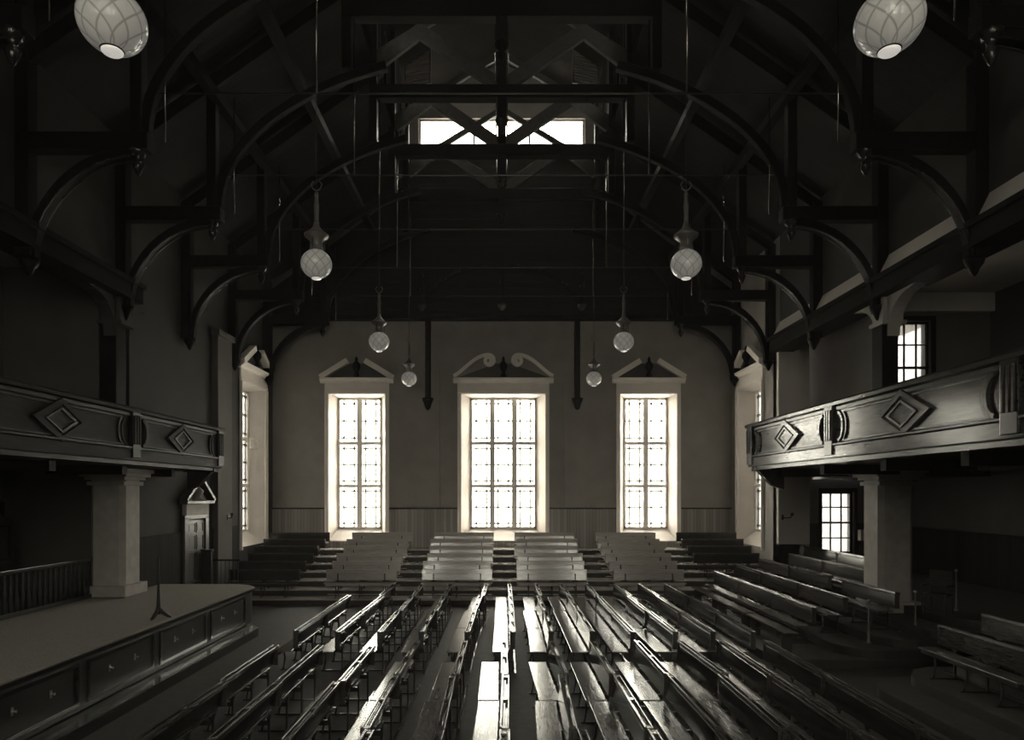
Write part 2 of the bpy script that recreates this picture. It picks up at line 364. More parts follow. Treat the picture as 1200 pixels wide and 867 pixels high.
# ------------------------------------------------------------------ tall windows
def tall_window(idx, loc, rz, oh, gh, cols, scroll, label, gm='glass'):
    """local x along the wall, +y outwards, origin on the wall face at floor level"""
    e = struct_empty('window_%d' % idx, label, 'window', loc, rz)
    D = .6
    # splayed reveals
    mb = MB(); t = .05
    for s in (-1, 1):
        mb.prism([(s*oh, 0), (s*gh, D), (s*(gh+t), D+.02), (s*(oh+t*.2), 0.0)], 'z', WZ0, WZ1)
        mb.prism([(s*(oh+.0), 0), (s*(gh+t), D), (s*(oh+.0), D)], 'z', WZ0, WZ1)
    mb.prism([(0, WZ0), (D, GZ), (D, WZ0)], 'x', -oh, oh)          # sloping sill
    mb.prism([(0, WZ1), (D, WZ1-.10), (D, WZ1)], 'x', -oh, oh)
    mb.build('splayed_reveal', 'trim', e)
    # casing
    mb = MB(); c = .17
    for s in (-1, 1):
        mb.box(s*oh, s*(oh+c), -.07, 0, WZ0-.1, WZ1)
        mb.box(s*(oh+c-.05), s*(oh+c), -.11, -.07, WZ0-.1, WZ1)
    mb.box(-oh-c, oh+c, -.07, 0, WZ1, 8.62)
    mb.box(-oh-c, oh+c, -.10, -.07, WZ1+.04, WZ1+.10)
    mb.build('casing', 'trim', e, .008)
    q = oh+c
    mb = MB()
    mb.prism([(-.0, 8.55), (-.12, 8.55), (-.16, 8.62), (-.26, 8.68), (-.28, 8.76), (0, 8.80)], 'x', -q-.18, q+.18)
    mb.build('cornice', 'trim', e)
    if scroll:
        for s in (-1, 1):
            # swan-neck: S-curve from the cornice end up to a curled volute
            base = []
            for i in range(22):
                u = i/21
                base.append(((q+.16)*(1-u)+.62*u, 8.84+.90*math.sin(min(1, u*1.02)*PI/2)**1.35))
            vol = [(.62-.24*(1-i/34)*math.sin(math.radians(i*22)), 9.50+.24*(1-i/34)*math.cos(math.radians(i*22))) for i in range(1, 26)]
            full = [(s*px, pz) for px, pz in base+vol]
            MB().strip(full, .15, .24, 'y', -.26).build('scroll_pediment', 'trim', e)
    else:
        for s in (-1, 1):
            a = (s*(q+.16), 8.78); b = (s*.38, 9.5)
            MB().strip([a, b], .22, .26, 'y', -.28).build('broken_pediment', 'trim', e)
    mb = MB(); mb.prism([(-q, 8.8), (q, 8.8), (.3, 9.4), (-.3, 9.4)], 'y', -.03, 0)
    mb.build('tympanum', 'plaster_dark', e)
    MB().lathe([(.10, 8.8), (.13, 8.88), (.06, 8.98), (.10, 9.08), (.17, 9.22), (.15, 9.38), (.06, 9.48), (.07, 9.56), (.02, 9.68)], (0, -.16, 0), 14).build('urn_finial', 'dark_wood', e)
    # frame, mullions, transoms
    y0, y1 = D-.06, D+.04; f = MB(); zb, zt = GZ, WZ1-.10
    for s in (-1, 1): f.box(s*gh, s*(gh-.09), y0, y1, zb, zt)
    f.box(-gh, gh, y0, y1, zb, zb+.09); f.box(-gh, gh, y0, y1, zt-.09, zt)
    cw = 2*gh/cols
    for k in range(1, cols): f.box(-gh+k*cw-.11, -gh+k*cw+.11, y0-.06, y1, zb, zt)
    zs = [zb, zb+1.87, zb+3.75, zt]
    for z in zs[1:-1]: f.box(-gh, gh, y0-.04, y1, z-.07, z+.07)
    f.build('frame', 'frame', e)
    ld = MB()
    for k in range(cols):
        xa, xb = -gh+k*cw+.1, -gh+(k+1)*cw-.1
        for i in range(3):
            za, zc = zs[i]+.09, zs[i+1]-.09
            r = .042; ym = D
            for u in (.2, .8): ld.box(xa+(xb-xa)*u-r, xa+(xb-xa)*u+r, ym-.012, ym+.012, za, zc)
            for u in (.08, .5, .92): ld.box(xa, xb, ym-.012, ym+.012, za+(zc-za)*u-r, za+(zc-za)*u+r)
    ld.build('lead_lines', 'glass_lead', e)  # leading built as strips of dark glass
    MB().box(-gh+.05, gh-.05, D+.014, D+.020, zb, zt).build('pane', gm, e)
    return e
tall_window(1, (WIN[0][0], DW, 0), 0, WIN[0][1], WIN[0][2], 2, False, 'tall two-light window left of centre under a broken pediment')
tall_window(2, (WIN[1][0], DW, 0), 0, WIN[1][1], WIN[1][2], 3, True, 'wide three-light central window under a swan-neck pediment')
tall_window(3, (WIN[2][0], DW, 0), 0, WIN[2][1], WIN[2][2], 2, False, 'tall two-light window right of centre under a broken pediment')
wl = tall_window(4, (-XW, 27.2, 0), PI/2, 1.28, .98, 2, False, 'tall window in the left wall seen edge on', 'glass_dim')
tall_window(5, (XW, 27.2, 0), -PI/2, 1.28, .98, 2, False, 'tall window in the right wall seen edge on', 'glass_dim')
# an opened casement in the left window
MB().box(.02, .9, .15, .18, 5.6, 6.0).build('open_vent', 'frame', wl)

def sash(idx, loc, w, z0, z1, cols, label):
    e = struct_empty('window_%d' % idx, label, 'window', loc)
    f = MB()
    for s in (-1, 1): f.box(s*w/2, s*(w/2-.07), .12, .22, z0, z1)
    f.box(-w/2, w/2, .12, .22, z0, z0+.07); f.box(-w/2, w/2, .12, .22, z1-.07, z1)
    zm = (z0+z1)/2; f.box(-w/2, w/2, .10, .20, zm-.035, zm+.035)
    f.build('sash_frame', 'dark_wood', e)
    g = MB()
    for k in range(1, cols): g.box(-w/2+k*w/cols-.026, -w/2+k*w/cols+.026, .14, .17, z0, z1)
    for z in ((z0+zm)/2, (zm+z1)/2): g.box(-w/2, w/2, .14, .17, z-.024, z+.024)
    g.build('glazing_bars', 'dark_wood', e)
    c = MB()
    for s in (-1, 1): c.box(s*(w/2), s*(w/2+.12), -.05, .03, z0-.05, z1+.12)
    c.box(-w/2-.12, w/2+.12, -.05, .03, z1, z1+.14); c.box(-w/2-.18, w/2+.18, -.14, .12, z0-.1, z0)
    c.build('architrave', 'dark_wood', e, .006)
    MB().box(-w/2, w/2, .175, .18, z0, z1).build('pane', 'glass_sash_dim', e)
    return e
sash(6, (12.55, 25.5, 0), 1.2, 1.55, 3.85, 3, 'sash window low in the right aisle wall')
sash(7, (12.29, 20.4, 0), 1.08, 6.2, 8.95, 3, 'sash window above the right gallery rail')
# lantern gable window
e = struct_empty('window_8', 'bright window high in the gable of the roof lantern', 'window', (0, DW, 0))
f = MB()
f.box(-3.6, 3.6, .1, .25, 18.3, 18.38); f.box(-3.6, 3.6, .1, .25, 19.92, 20.0)
for x in (-3.6, -1.25, -.05, 1.15, 3.5): f.box(x, x+.1, .1, .25, 18.3, 20)
f.build('frame', 'frame', e)
g = MB()
for k in range(13): g.box(-3.6+k*.6-.012, -3.6+k*.6+.012, .16, .18, 18.3, 20)
for z in (18.85, 19.4): g.box(-3.6, 3.6, .16, .18, z-.012, z+.012)
g.build('glazing_bars', 'lead', e); MB().box(-3.6, 3.6, .19, .195, 18.3, 20).build('pane', 'glass', e)
for k, s in enumerate((-1, 1)):
    e = struct_empty('window_%d' % (9+k), 'row of small lights along the %s side of the roof lantern' % ('left', 'right')[k], 'window', (s*4.06, 0, 0))
    f = MB(); y = 2.0
    while y < DW:
        f.box(-.06, .06, y, y+.14, 17.6, 20.2); y += 1.2
    f.build('frame', 'dark_wood', e); MB().box(-.004, .004, 2, DW, 17.6, 20.2).build('pane', 'glass', e)
for k, (xa, xb) in enumerate([(-7.2, -5.2), (-1.5, 1.7), (5.4, 7.4)]):
    e = struct_empty('window_%d' % (11+k), 'window in the wall behind the viewpoint', 'window', (0, -6, 0))
    f = MB(); f.box(xa, xa+.1, -.3, -.15, 5.0, 11.0); f.box(xb-.1, xb, -.3, -.15, 5.0, 11.0); f.box((xa+xb)/2-.05, (xa+xb)/2+.05, -.3, -.15, 5.0, 11.0)
    f.box(xa, xb, -.3, -.15, 5.0, 5.1); f.box(xa, xb, -.3, -.15, 10.9, 11); f.box(xa, xb, -.3, -.15, 7.95, 8.05); f.build('frame', 'frame', e); MB().box(xa, xb, -.24, -.23, 5.0, 11.0).build('pane', 'glass_rear', e)

# ------------------------------------------------------------------ door on the left wall
d = struct_empty('door_1', 'dark panelled door under a small triangular pediment in the left wall', 'door', (-XW+.02, 21.9, 0), PI/2)
mb = MB(); mb.box(-.62, .62, -.05, 0, .02, 2.95); mb.build('door_leaf', 'door', d, .006)
pn = MB()
for xa in (-.52, .06):
    for za, zb in ((.2, .95), (1.05, 1.9), (2.0, 2.45), (2.55, 2.85)):
        pn.strip([(xa, za), (xa+.46, za), (xa+.46, zb), (xa, zb), (xa, za)], .035, -.03, 'y', -.05)
        pn.box(xa+.06, xa+.40, -.07, -.05, za+.06, zb-.06)
pn.build('door_panels', 'door', d)
MB().lathe([(.0, 0), (.035, .01), (.04, .04), (.02, .06)], (.5, -.09, 1.35), 10).build('door_knob', 'brass', d)
a = MB()
for s in (-1, 1): a.box(s*.62, s*.86, -.12, 0, 0, 3.05)
a.box(-.86, .86, -.12, 0, 2.98, 3.12); a.build('architrave', 'door', d, .01)
MB().box(-.8, .8, -.14, 0, 3.12, 3.46).build('frieze', 'stone', d, .01)
MB().box(-1.0, 1.0, -.26, 0, 3.46, 3.56).build('cornice', 'door', d, .015)
for s in (-1, 1): MB().strip([(s*1.02, 3.58), (s*.0, 4.32)], .10, .26, 'y', -.28).build('pediment', 'door', d)
MB().prism([(-.9, 3.56), (.9, 3.56), (0, 4.2)], 'y', -.04, 0).build('tympanum', 'plaster', d)
MB().lathe([(.2, 3.56), (.24, 3.6), (.1, 3.68), (.16, 3.78), (.2, 3.88), (.08, 3.98), (.03, 4.06)], (0, -.12, 0), 12).build('carved_ornament', 'stone', d)

# ------------------------------------------------------------------ roof trusses
XA, XB = 7.45, 3.8
def make_truss(label):
    """origin: on the centre line at floor level; local z is height"""
    t = thing('roof_truss', label, 'roof truss', group=None)
    Z = lambda h: h+H0
    P = lambda mb, n, m='dark_wood': mb.build(n, m, t, .012, 1)
    P(MB().box(-4.05, 4.05, -.16, .16, Z(12.2), Z(12.62)), 'collar_beam')
    P(MB().box(-.15, .15, -.15, .15, Z(11.55), Z(18.0)), 'king_post')
    MB().lathe([(.02, 11.15), (.09, 11.2), (.13, 11.3), (.09, 11.38), (.16, 11.46), (.2, 11.55), (.2, 11.62)], (0, 0, H0), 12).build('pendant', 'dark_wood', t)
    for s in (-1, 1):
        P(MB().beam((s*.1, 0, Z(12.65)), (s*2.5, 0, Z(14.3)), .16, .42), 'strut', 'strut')
        P(MB().beam((s*2.45, 0, Z(14.4)), (s*3.9, 0, Z(13.3)), .16, .40), 'outer_strut', 'strut')
        P(MB().beam((s*.1, 0, Z(15.9)), (s*3.9, 0, Z(13.6)), .14, .22), 'upper_rafter', 'strut')
        P(MB().box(s*3.86, s*4.1, -.14, .14, Z(10.9), Z(16.7)), 'lantern_post')
        P(MB().beam((s*10.0, 0, Z(8.75)), (s*3.8, 0, Z(13.12)), .2, .34), 'principal_rafter')
        P(MB().box(s*7.2, s*XW, -.15, .15, Z(7.0), Z(7.35)), 'hammer_beam')
        P(MB().box(s*(XA-.12), s*(XA+.12), -.12, .12, Z(7.35), Z(10.5)), 'hammer_post')
        P(MB().box(s*(XW-.28), s*XW, -.15, .15, Z(4.8), Z(9.0)), 'wall_post')
        # lower curved brace, hammer beam to wall post
        pts = arc(s*(XA-.05), 4.75+H0, (XW-XA-.22)*1, 0 if s > 0 else 180, 90, 12, 2.25)
        P(MB().strip(pts, .2, .2, 'y', -.1), 'arched_brace')
        for yo in (-.125, .095): P(MB().strip([(x-s*.03, z-.115) for x, z in pts], .035, .03, 'y', yo), 'brace_moulding', 'brace_gloss')
        # great curved brace, hammer post to collar
        q = arc(0, 7.35+H0, XA-.15, 0 if s > 0 else 180, 66 if s > 0 else 114, 18, 4.0)
        P(MB().strip(q, .22, .18, 'y', -.09), 'great_brace')
        MB().lathe([(.01, 6.5), (.05, 6.55), (.1, 6.66), (.12, 6.74), (.06, 6.82), (.13, 6.9), (.18, 6.98), (.18, 7.02)], (s*XA, 0, H0), 12).build('hammer_pendant', 'gallery_dark', t)
        MB().lathe([(.02, 4.45), (.06, 4.5), (.1, 4.6), (.17, 4.7), (.2, 4.82)], (s*(XW-.21), 0, H0), 12).build('wall_corbel', 'dark_wood', t)
        MB().tube([(s*.19, -.1, Z(12.7)), (s*.19, -.1, Z(14.6))], .03, 8).build('glint_rod', 'rod', t)  # rods added to give the bright glints beside the king post
        MB().tube([(s*XB, 0, Z(8.2)), (s*XB, 0, Z(12.2))], .022, 6).build('hanger_rod', 'rod', t)
        MB().tube([(s*(XA-.55), 0, Z(7.2)), (s*(XA-.55), 0, Z(10.2))], .016, 6).build('hammer_rod', 'rod', t)
    MB().tube([(-XA, 0, Z(8.2)), (XA, 0, Z(8.2))], .016, 6).build('tie_rod', 'iron', t)
    return t
order = ['farthest', 'second farthest', 'third farthest', 'fourth farthest', 'fifth farthest', 'sixth farthest', 'nearest']
t0 = None
for i, y in enumerate(TRUSS):
    lb = 'dark timber hammer-beam roof truss, %s from the viewpoint, spanning the hall' % order[i] if i < 6 else 'dark timber hammer-beam roof truss nearest the viewpoint, above the frame'
    t = make_truss(lb) if i == 0 else copy_tree(t0)
    if i == 0: t0 = t
    t.location = (0, y, 0); t['label'] = lb; t['group'] = 'hammer-beam roof trusses'
# wall truss on the far gable
t = thing('gable_truss', 'arched timber wall truss with three drop posts flat against the far gable', 'roof truss', (0, 29.1, 0))
MB().box(-9.6, 9.6, -.12, .28, H0+7.4, H0+7.6).build('tie_beam', 'dark_wood', t, .012, 1)
MB().strip(arc(0, H0+7.6, 3.4, 0, 180, 28, 2.15), .14, .16, 'y', -.05).build('wall_arch', 'gallery_dark', t)
for x in (-3.4, 0, 3.4):
    MB().box(x-.11, x+.11, -.16, .1, H0+8.0, H0+9.4).build('drop_post', 'gallery_dark', t, .01, 1)
    MB().lathe([(.04, 7.75), (.12, 7.8), (.2, 7.92), (.22, 8.02)], (x, -.05, H0), 12).build('drop_finial', 'gallery', t)
for x in (-3.15, 3.22):
    MB().box(x-.11, x+.11, -.1, .2, H0+4.0, H0+7.4).build('wall_post', 'dark_wood', t, .012, 1)
    MB().lathe([(.03, 3.55), (.1, 3.62), (.15, 3.8), (.22, 3.95), (.24, 4.05)], (x, -.02, H0), 12).build('wall_corbel', 'dark_wood', t)
for s, nm in ((-1, 'left'), (1, 'right')):
    lv = thing('stand_in_panel', 'added slatted panel standing in for lit boards inside the roof lantern on the %s' % nm, 'stand_in', (s*3.3, 26.8, H0+16.0), s*.35)  # added panels in place of the lit sloping boards of the lantern
    MB().strip([(-.55, 0), (.55, 0), (.55, 1.3), (-.55, 1.3), (-.55, 0)], .05, .06, 'y', -.03).build('stand_in_frame', 'strut', lv)
    mb = MB()
    for k in range(12): mb.prism([(-.03, .04+k*.105), (.0, .03+k*.105), (.03, .12+k*.105), (.0, .13+k*.105)], 'x', -.52, .52)
    mb.build('stand_in_slats', 'plaster', lv)
# purlins of the roof and the arcade plates
for s, nm in ((-1, 'left'), (1, 'right')):
    for h, x, wd in ((10.75, 7.3, 'lower'), (12.0, 5.6, 'upper')):
        o = MB().box(s*x-.12, s*x+.12, -5, 29.4, H0+h-.75, H0+h-.5).build('purlin', 'dark_wood')
        o['label'] = '%s dark roof beam running lengthwise along the %s roof slope' % (wd, nm); o['category'] = 'roof beam'
    o = MB().box(s*9.5, s*10.3, -5.5, 24.25 if s > 0 else 18.1, 8.8, 9.3)
    o.box(s*9.42, s*9.5, -5.5, 24.25 if s > 0 else 18.1, 9.18, 9.3)
    o = o.build('arcade_beam', 'dark_wood'); o['label'] = 'long dark beam carried on posts above the %s gallery' % nm; o['category'] = 'beam'

# ------------------------------------------------------------------ columns
def column(x, y, z0, label, upper):
    c = thing('column', label, 'column', (x, y, 0))
    h = .44; PM = 'plaster' if x > 0 else 'plaster_shaded'  # left post head and brackets use the shaded plaster copy
    MB().box(-h-.1, h+.1, -h-.1, h+.1, z0, z0+.28).build('plinth', 'stone', c, .02)
    mb = MB(); mb.prism([(-h, -h+.12), (-h+.12, -h), (h-.12, -h), (h, -h+.12), (h, h-.12), (h-.12, h), (-h+.12, h), (-h, h-.12)], 'z', z0+.28, 4.2)
    mb.build('shaft', 'stone', c)
    mb = MB()
    for z, k in ((4.0, .03), (4.14, .07), (4.22, .16), (4.32, .22)): mb.box(-h-k, h+k, -h-k, h+k, z, z+.1)
    mb.build('capital', 'stone', c, .012)
    if upper:
        MB().box(-.28, .14, -.24, .24, 4.62, 8.1).build('upper_post', 'dark_wood', c, .02)
        mb = MB(); mb.box(-.32, .32, -.32, .32, 8.1, 8.2); mb.box(-.26, .26, -.26, .26, 8.2, 8.8); mb.build('post_head', PM, c, .02)
        for s in (-1, 1):
            pts = [(s*.26, 7.8)]+[(s*(.26+.95*(1-math.cos(a*PI/20))), 7.8+.95*math.sin(a*PI/20)) for a in range(0, 11)]+[(s*1.4, 8.8), (s*.26, 8.8)]
            MB().prism([(p[0], p[1]) for p in pts], 'x', -.16, .16).build('post_bracket', PM, c)
    return c
column(9.95, 17.6, .8, 'pale square stone column standing among the raised benches under the right gallery', True)
column(-9.95, 17.6, 1.195, 'pale square stone column at the back of the platform under the left gallery', True)

# ------------------------------------------------------------------ galleries
def gallery(s, X, dfar, nm):
    g = thing('gallery', '', 'gallery', (X, 0, 0))
    zb, zt = 4.6, 5.73
    GM, GD = ('gallery', 'gallery_dark') if s > 0 else ('gallery_shaded', 'gallery_shaded_dark')  # left front uses the shaded copies of the gallery wood
    out = s            # direction away from the hall centre
    L = lambda a, b: (a, b) if a < b else (b, a)
    yend = -5.5
    dk = MB(); back = (XO-X) if s > 0 else (-13.1-X)
    dk.box(out*.02, out*(1.5 if s > 0 else 1.5), yend, dfar-.03, 4.45, 4.68)
    if s > 0:
        dk.box(1.5, back, yend, 20.38, 4.45, 4.68); dk.box(2.9, 4.3, 20.38, 25.45, 4.45, 4.68); dk.box(4.3, back, 20.38, 25.45, 4.3, 4.58)
    else: dk.box(-1.5, back, yend, 17.9, 4.45, 4.68)
    dk.build('gallery_floor', GD, g)
    for y in (18.6, 16.2, 13.6, 11.2, 8.8):
        MB().box(out*.6, out*2.4, y-.1, y+.1, 4.25, 4.45).build('cross_beam', 'dark_wood', g)
    MB().box(0, out*.1, yend, dfar, zb+.1, zt-.1).build('parapet_panel', GM, g)
    MB().box(-out*.06, out*.14, yend, dfar+.06, zb-.06, zb+.2).build('fascia', GM, g, .02)
    MB().box(-out*.09, out*.12, yend, dfar+.08, zb+.2, zb+.25).build('lower_moulding', GD, g, .015)
    MB().box(-out*.05, out*.14, yend, dfar+.05, zt-.2, zt-.12).build('upper_moulding', GD, g, .015)
    mb = MB(); mb.prism([(-out*.12, zt-.1), (-out*.14, zt-.04), (-out*.10, zt), (out*.18, zt), (out*.2, zt-.06), (out*.14, zt-.12)], 'y', yend, dfar+.1)
    mb.build('handrail', GM, g)
    # far end return of the parapet
    mb = MB(); mb.box(0, out*1.4, dfar-.1, dfar, zb+.1, zt-.05); mb.box(-out*.02, out*1.4, dfar-.14, dfar+.1, zt-.08, zt)
    mb.box(-out*.0, out*1.4, dfar-.14, dfar+.05, zb-.06, zb+.2); mb.build('end_return', GD, g)
    yb = [dfar-.12, dfar-4.75, dfar-9.9, dfar-14.8]
    zc = (zb+zt)/2+.02
    for k, y in enumerate(yb):
        pz0, pz1 = zb+.0, zt-.02
        p = MB()
        p.box(-out*.10, 0, y-.17, y+.17, pz0, pz1); p.build('pilaster', GD, g, .015)
        fl = MB()
        for q in (-.1, 0, .1): fl.box(-out*.125, -out*.10, y+q-.022, y+q+.022, pz0+.3, pz1-.16)
        fl.build('pilaster_reed', GM, g)
    for k in range(3):
        ya, ybb = yb[k+1]+.3, yb[k]-.3; ym = (ya+ybb)/2; hh = .30
        m = MB()
        tk = -out*.035
        n = 10
        endA = [(ya+.10+.22*math.cos(math.radians(a)), zc+hh*math.sin(math.radians(a))) for a in range(-80, 81, 16)]
        endB = [(ybb-.10-.22*math.cos(math.radians(a)), zc+hh*math.sin(math.radians(a))) for a in range(80, -81, -16)]
        m.strip(endA+endB+[endA[0]], .055, tk, 'x', 0)
        m.build('panel_moulding', GD, g)
        for E, sg in ((endA, -1), (endB, 1)):
            c2 = MB().strip([(p[0]+sg*.10, p[1]*1.0) for p in E], .06, -out*.06, 'x', 0); c2.build('crescent_moulding', GM, g)
        dm = lambda r, rz: [(ym-r, zc), (ym, zc+rz), (ym+r, zc), (ym, zc-rz), (ym-r, zc)]
        MB().prism(dm(.70, .35)[:-1], 'x', 0, -out*.045).build('lozenge_field', GM, g)
        MB().strip(dm(.70, .36), .10, -out*.075, 'x', 0).build('lozenge_moulding', GM, g)
        MB().strip(dm(.42, .22), .045, -out*.07, 'x', 0).build('lozenge_inner', GD, g)
    # end bracket
    br = MB(); br.prism([(out*.1, 4.52), (out*.1, 4.42), (out*.5, 4.0), (out*.8, 3.9), (out*.8, 4.52)], 'y', dfar-.35, dfar-.12)
    br.box(-out*.0, out*.9, dfar-.4, dfar-.06, 4.42, 4.54); br.build('end_bracket', GM, g, .01)
    return g
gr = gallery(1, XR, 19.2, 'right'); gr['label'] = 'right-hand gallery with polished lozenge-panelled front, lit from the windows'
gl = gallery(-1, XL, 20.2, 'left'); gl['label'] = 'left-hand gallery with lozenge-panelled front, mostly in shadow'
# seating on the right gallery
for k, (x, y, z, lb) in enumerate([(8.0, 10.2, 4.685, 'dark gallery pew with a curved back end rising over the right rail'),
                               (12.6, 14.5, 4.685, 'dark gallery pew near the sash window')]):
    p = thing('gallery_pew', lb, 'pew', (x, y, z))
    MB().box(-.25, .25, -1.2, 1.2, .40, .46).build('seat', 'bench', p, .01)
    mb = MB()
    mb.prism([(-1.2, .1), (1.2, .1), (1.2, .98), (.9, 1.06), (.3, 1.12), (-.3, 1.27), (-.8, 1.45), (-1.1, 1.5), (-1.2, 1.38)], 'x', .25, .31)
    mb.build('backrest', 'gallery', p, .01)
    for yy in (-1.17, 1.17): MB().box(-.28, .3, yy-.03, yy+.03, 0, .75).build('end_panel', 'gallery_dark', p, .01)

# ------------------------------------------------------------------ platform (stage) on the left
def stage():
    st = thing('stage', 'long low stage with carpeted top and dark panelled front, left foreground', 'stage', (-6.85, 12, 0))
    ox, oy = 6.85, -12
    def outline(off, r=.9):
        xe, ye = -6.85+off+ox, 19.7+off+oy
        pts = [(-9.9-3.1+ox, -5.5+oy), (xe, -5.5+oy)]
        pts += [(xe-r+r*math.cos(math.radians(a)), ye-r+r*math.sin(math.radians(a))) for a in range(0, 91, 9)]
        pts += [(-9.84+ox, ye), (-9.84+ox, 18.1+oy), (-10.44+ox, 18.05+oy), (-10.44+ox, 17.12+oy), (-13.0+ox, 17.12+oy)]
        return pts
    MB().prism(outline(-.06), 'z', .24, 1.10).build('stage_body', 'stage_wood', st)
    MB().prism(outline(0), 'z', 1.10, 1.16).build('stage_nosing', 'gallery_dark', st)
    MB().prism(outline(-.05), 'z', 1.16, 1.19).build('carpet', 'carpet', st)
    MB().prism([(-3, -17.5), (.36, -17.5), (.36, 6.2), (.1, 6.5), (-3, 6.5)], 'z', 0, .2).build('plinth_step', 'stage_wood', st)
    MB().prism([(-3, -17.5), (.38, -17.5), (.38, 6.2), (.12, 6.52), (-3, 6.52)], 'z', .2, .22).build('step_nosing', 'gallery_dark', st)
    k = 0; y = 18.4
    while y > 2:
        L = 2.3; ya, yb = y-L+oy, y+oy
        m = MB().strip([(ya+.1, .36), (yb-.1, .36), (yb-.1, 1.0), (ya+.1, 1.0), (ya+.1, .36)], .06, .03, 'x', -.06)
        m.build('front_panel', 'gallery_dark', st)
        for q in (.32, .68):
            yy = ya+(yb-ya)*q
            h = MB().lathe([(.0, 0), (.035, .0), (.035, .012), (.012, .02), (.012, .05), (.03, .07), (.0, .085)], (0, 0, 0), 10)
            h.v = [(v[2]*.8-.06, yy+v[0]*.8, .72+v[1]*.8) for v in h.v]
            h.build('pull_knob', 'brass', st)
            MB().box(-.062, -.058, yy-.03, yy+.03, .66, .78).build('escutcheon', 'brass', st)
        y -= L+.1
    return st
stage()
# slim stand on the stage
sd = thing('stand', 'slim dark tapering stand on a flared three-footed base, alone on the stage', 'stand', (-7.14, 14.2, 1.19))
MB().lathe([(.012, 1.27), (.02, 1.1), (.016, 1.0), (.03, .75), (.022, .7), (.035, .35), (.045, .2), (.03, .18)][::-1], (0, 0, 0), 10).build('pole', 'iron', sd)
MB().lathe([(.05, .1), (.06, .2), (.04, .26)], (0, 0, 0), 10).build('collar', 'iron', sd)
for k in range(3):
    a = k*2*PI/3+.4; c, s_ = math.cos(a), math.sin(a)
    MB().tube([(c*.03, s_*.03, .2), (c*.09, s_*.09, .12), (c*.18, s_*.18, .05), (c*.24, s_*.24, .022)], [.035, .04, .035, .02], 8).build('foot', 'iron', sd)
# balustrade behind the stage in the recess
b = thing('balustrade', 'dark turned balustrade along the back of the stage beside the left column', 'balustrade', (-10.3, 0, 1.19))
MB().box(-.06, .06, 8, 17.1, .92, 1.0).build('handrail', 'gallery_dark', b, .01)
MB().box(-.05, .05, 8, 17.1, 0, .1).build('base_rail', 'stage_wood', b, .01)
y = 8.1
bal = MB().lathe([(.02, .1), (.035, .14), (.03, .2), (.045, .4), (.025, .55), (.03, .6), (.022, .62), (.032, .78), (.02, .92)], (0, 0, 0), 8)
bo = bal.build('baluster', 'stage_wood', b); bo.location = (0, 17.0, 0)
for k in range(1, 50):
    c = bo.copy(); COL.objects.link(c); c.parent = b; c.location = (0, 17.0-k*.18, 0)
# panelled organ-like screen behind the balustrade
sc = thing('panelled_screen', 'dark panelled wooden screen with an arched top behind the balustrade', 'screen', (-12.2, 15, 0))
mb = MB(); pts = [(-2.2, 1.2), (2.0, 1.2), (2.0, 3.1)]+[(2.0-1.0*(i/8), 3.1+.28*math.sin(i/8*PI/2)) for i in range(1, 9)]+[(-2.2, 3.38)]
mb.prism(pts, 'x', -.06, .06); mb.build('screen_board', 'door', sc)
for k in range(4):
    ya = -2.0+k*1.0
    MB().strip([(ya, 2.2), (ya+.8, 2.2), (ya+.8, 3.0), (ya, 3.0), (ya, 2.2)], .05, .03, 'x', .06).build('screen_panel', 'gallery_dark', sc)
# dark end screen and low rail in front of the left side of the tiers
o = MB(); o.box(-9.84, -9.5, 22.3, 22.42, 0, 1.9); o.box(-9.84, -9.46, 22.26, 22.46, 1.9, 1.96)
o = o.build('screen', 'stage_wood'); o['label'] = 'dark narrow wooden screen beside the pedimented door'; o['category'] = 'screen'
rl = thing('railing', 'low thin-barred railing between the door and the left tiers', 'railing', (-9.7, 22.75, 0))
MB().box(-.1, .95, -.025, .025, 1.55, 1.6).build('top_rail', 'gallery_dark', rl)
MB().box(-.1, .95, -.025, .025, .1, .15).build('bottom_rail', 'gallery_dark', rl)
for k in range(8): MB().box(-.08+k*.14, -.06+k*.14, -.012, .012, 0, 1.56).build('bar', 'iron', rl)
for xx, yy, nm, sg in ((-XW+.22, 24.1, 'left pilaster', 1), (9.9, 24.12, 'right pier', 0)):
    # small gas brackets
    w = thing('wall_bracket', 'small dark wall bracket fixed to the pale %s' % nm, 'bracket', (xx, yy, 2.95))
    MB().box(-.02, .04, -.05, .03, -.09, .09).build('back_plate', 'iron', w)
    MB().tube([(.0, 0, 0), (.12, -.1, -.02), (.22, -.2, 0), (.26, -.24, .08)], .02, 6).build('arm', 'iron', w)
    MB().lathe([(.02, .06), (.06, .1), (.05, .16), (.02, .17)], (.26, -.24, 0), 8).build('cup', 'iron', w)

# ------------------------------------------------------------------ tiers at the far end
RZ, PT, D0 = .21, .85, 23.1
t = struct_empty('floor_tiers', 'broad tiers rising to the far windows beneath the rows of benches', 'tiers', (0, D0, 0))
for k in range(7):
    xe = 7.45 if k < 2 else XW-.02
    z = RZ*(k+1)
    yb = DW-.08-D0
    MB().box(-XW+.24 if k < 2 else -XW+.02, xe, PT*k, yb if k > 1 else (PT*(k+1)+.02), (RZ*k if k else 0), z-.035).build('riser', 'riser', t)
    MB().box(-XW+.24 if k < 2 else -XW+.02, xe, PT*k-.03, (PT*(k+1)+.01) if k < 6 else yb, z-.035, z).build('tread', 'step', t, .008, 1)

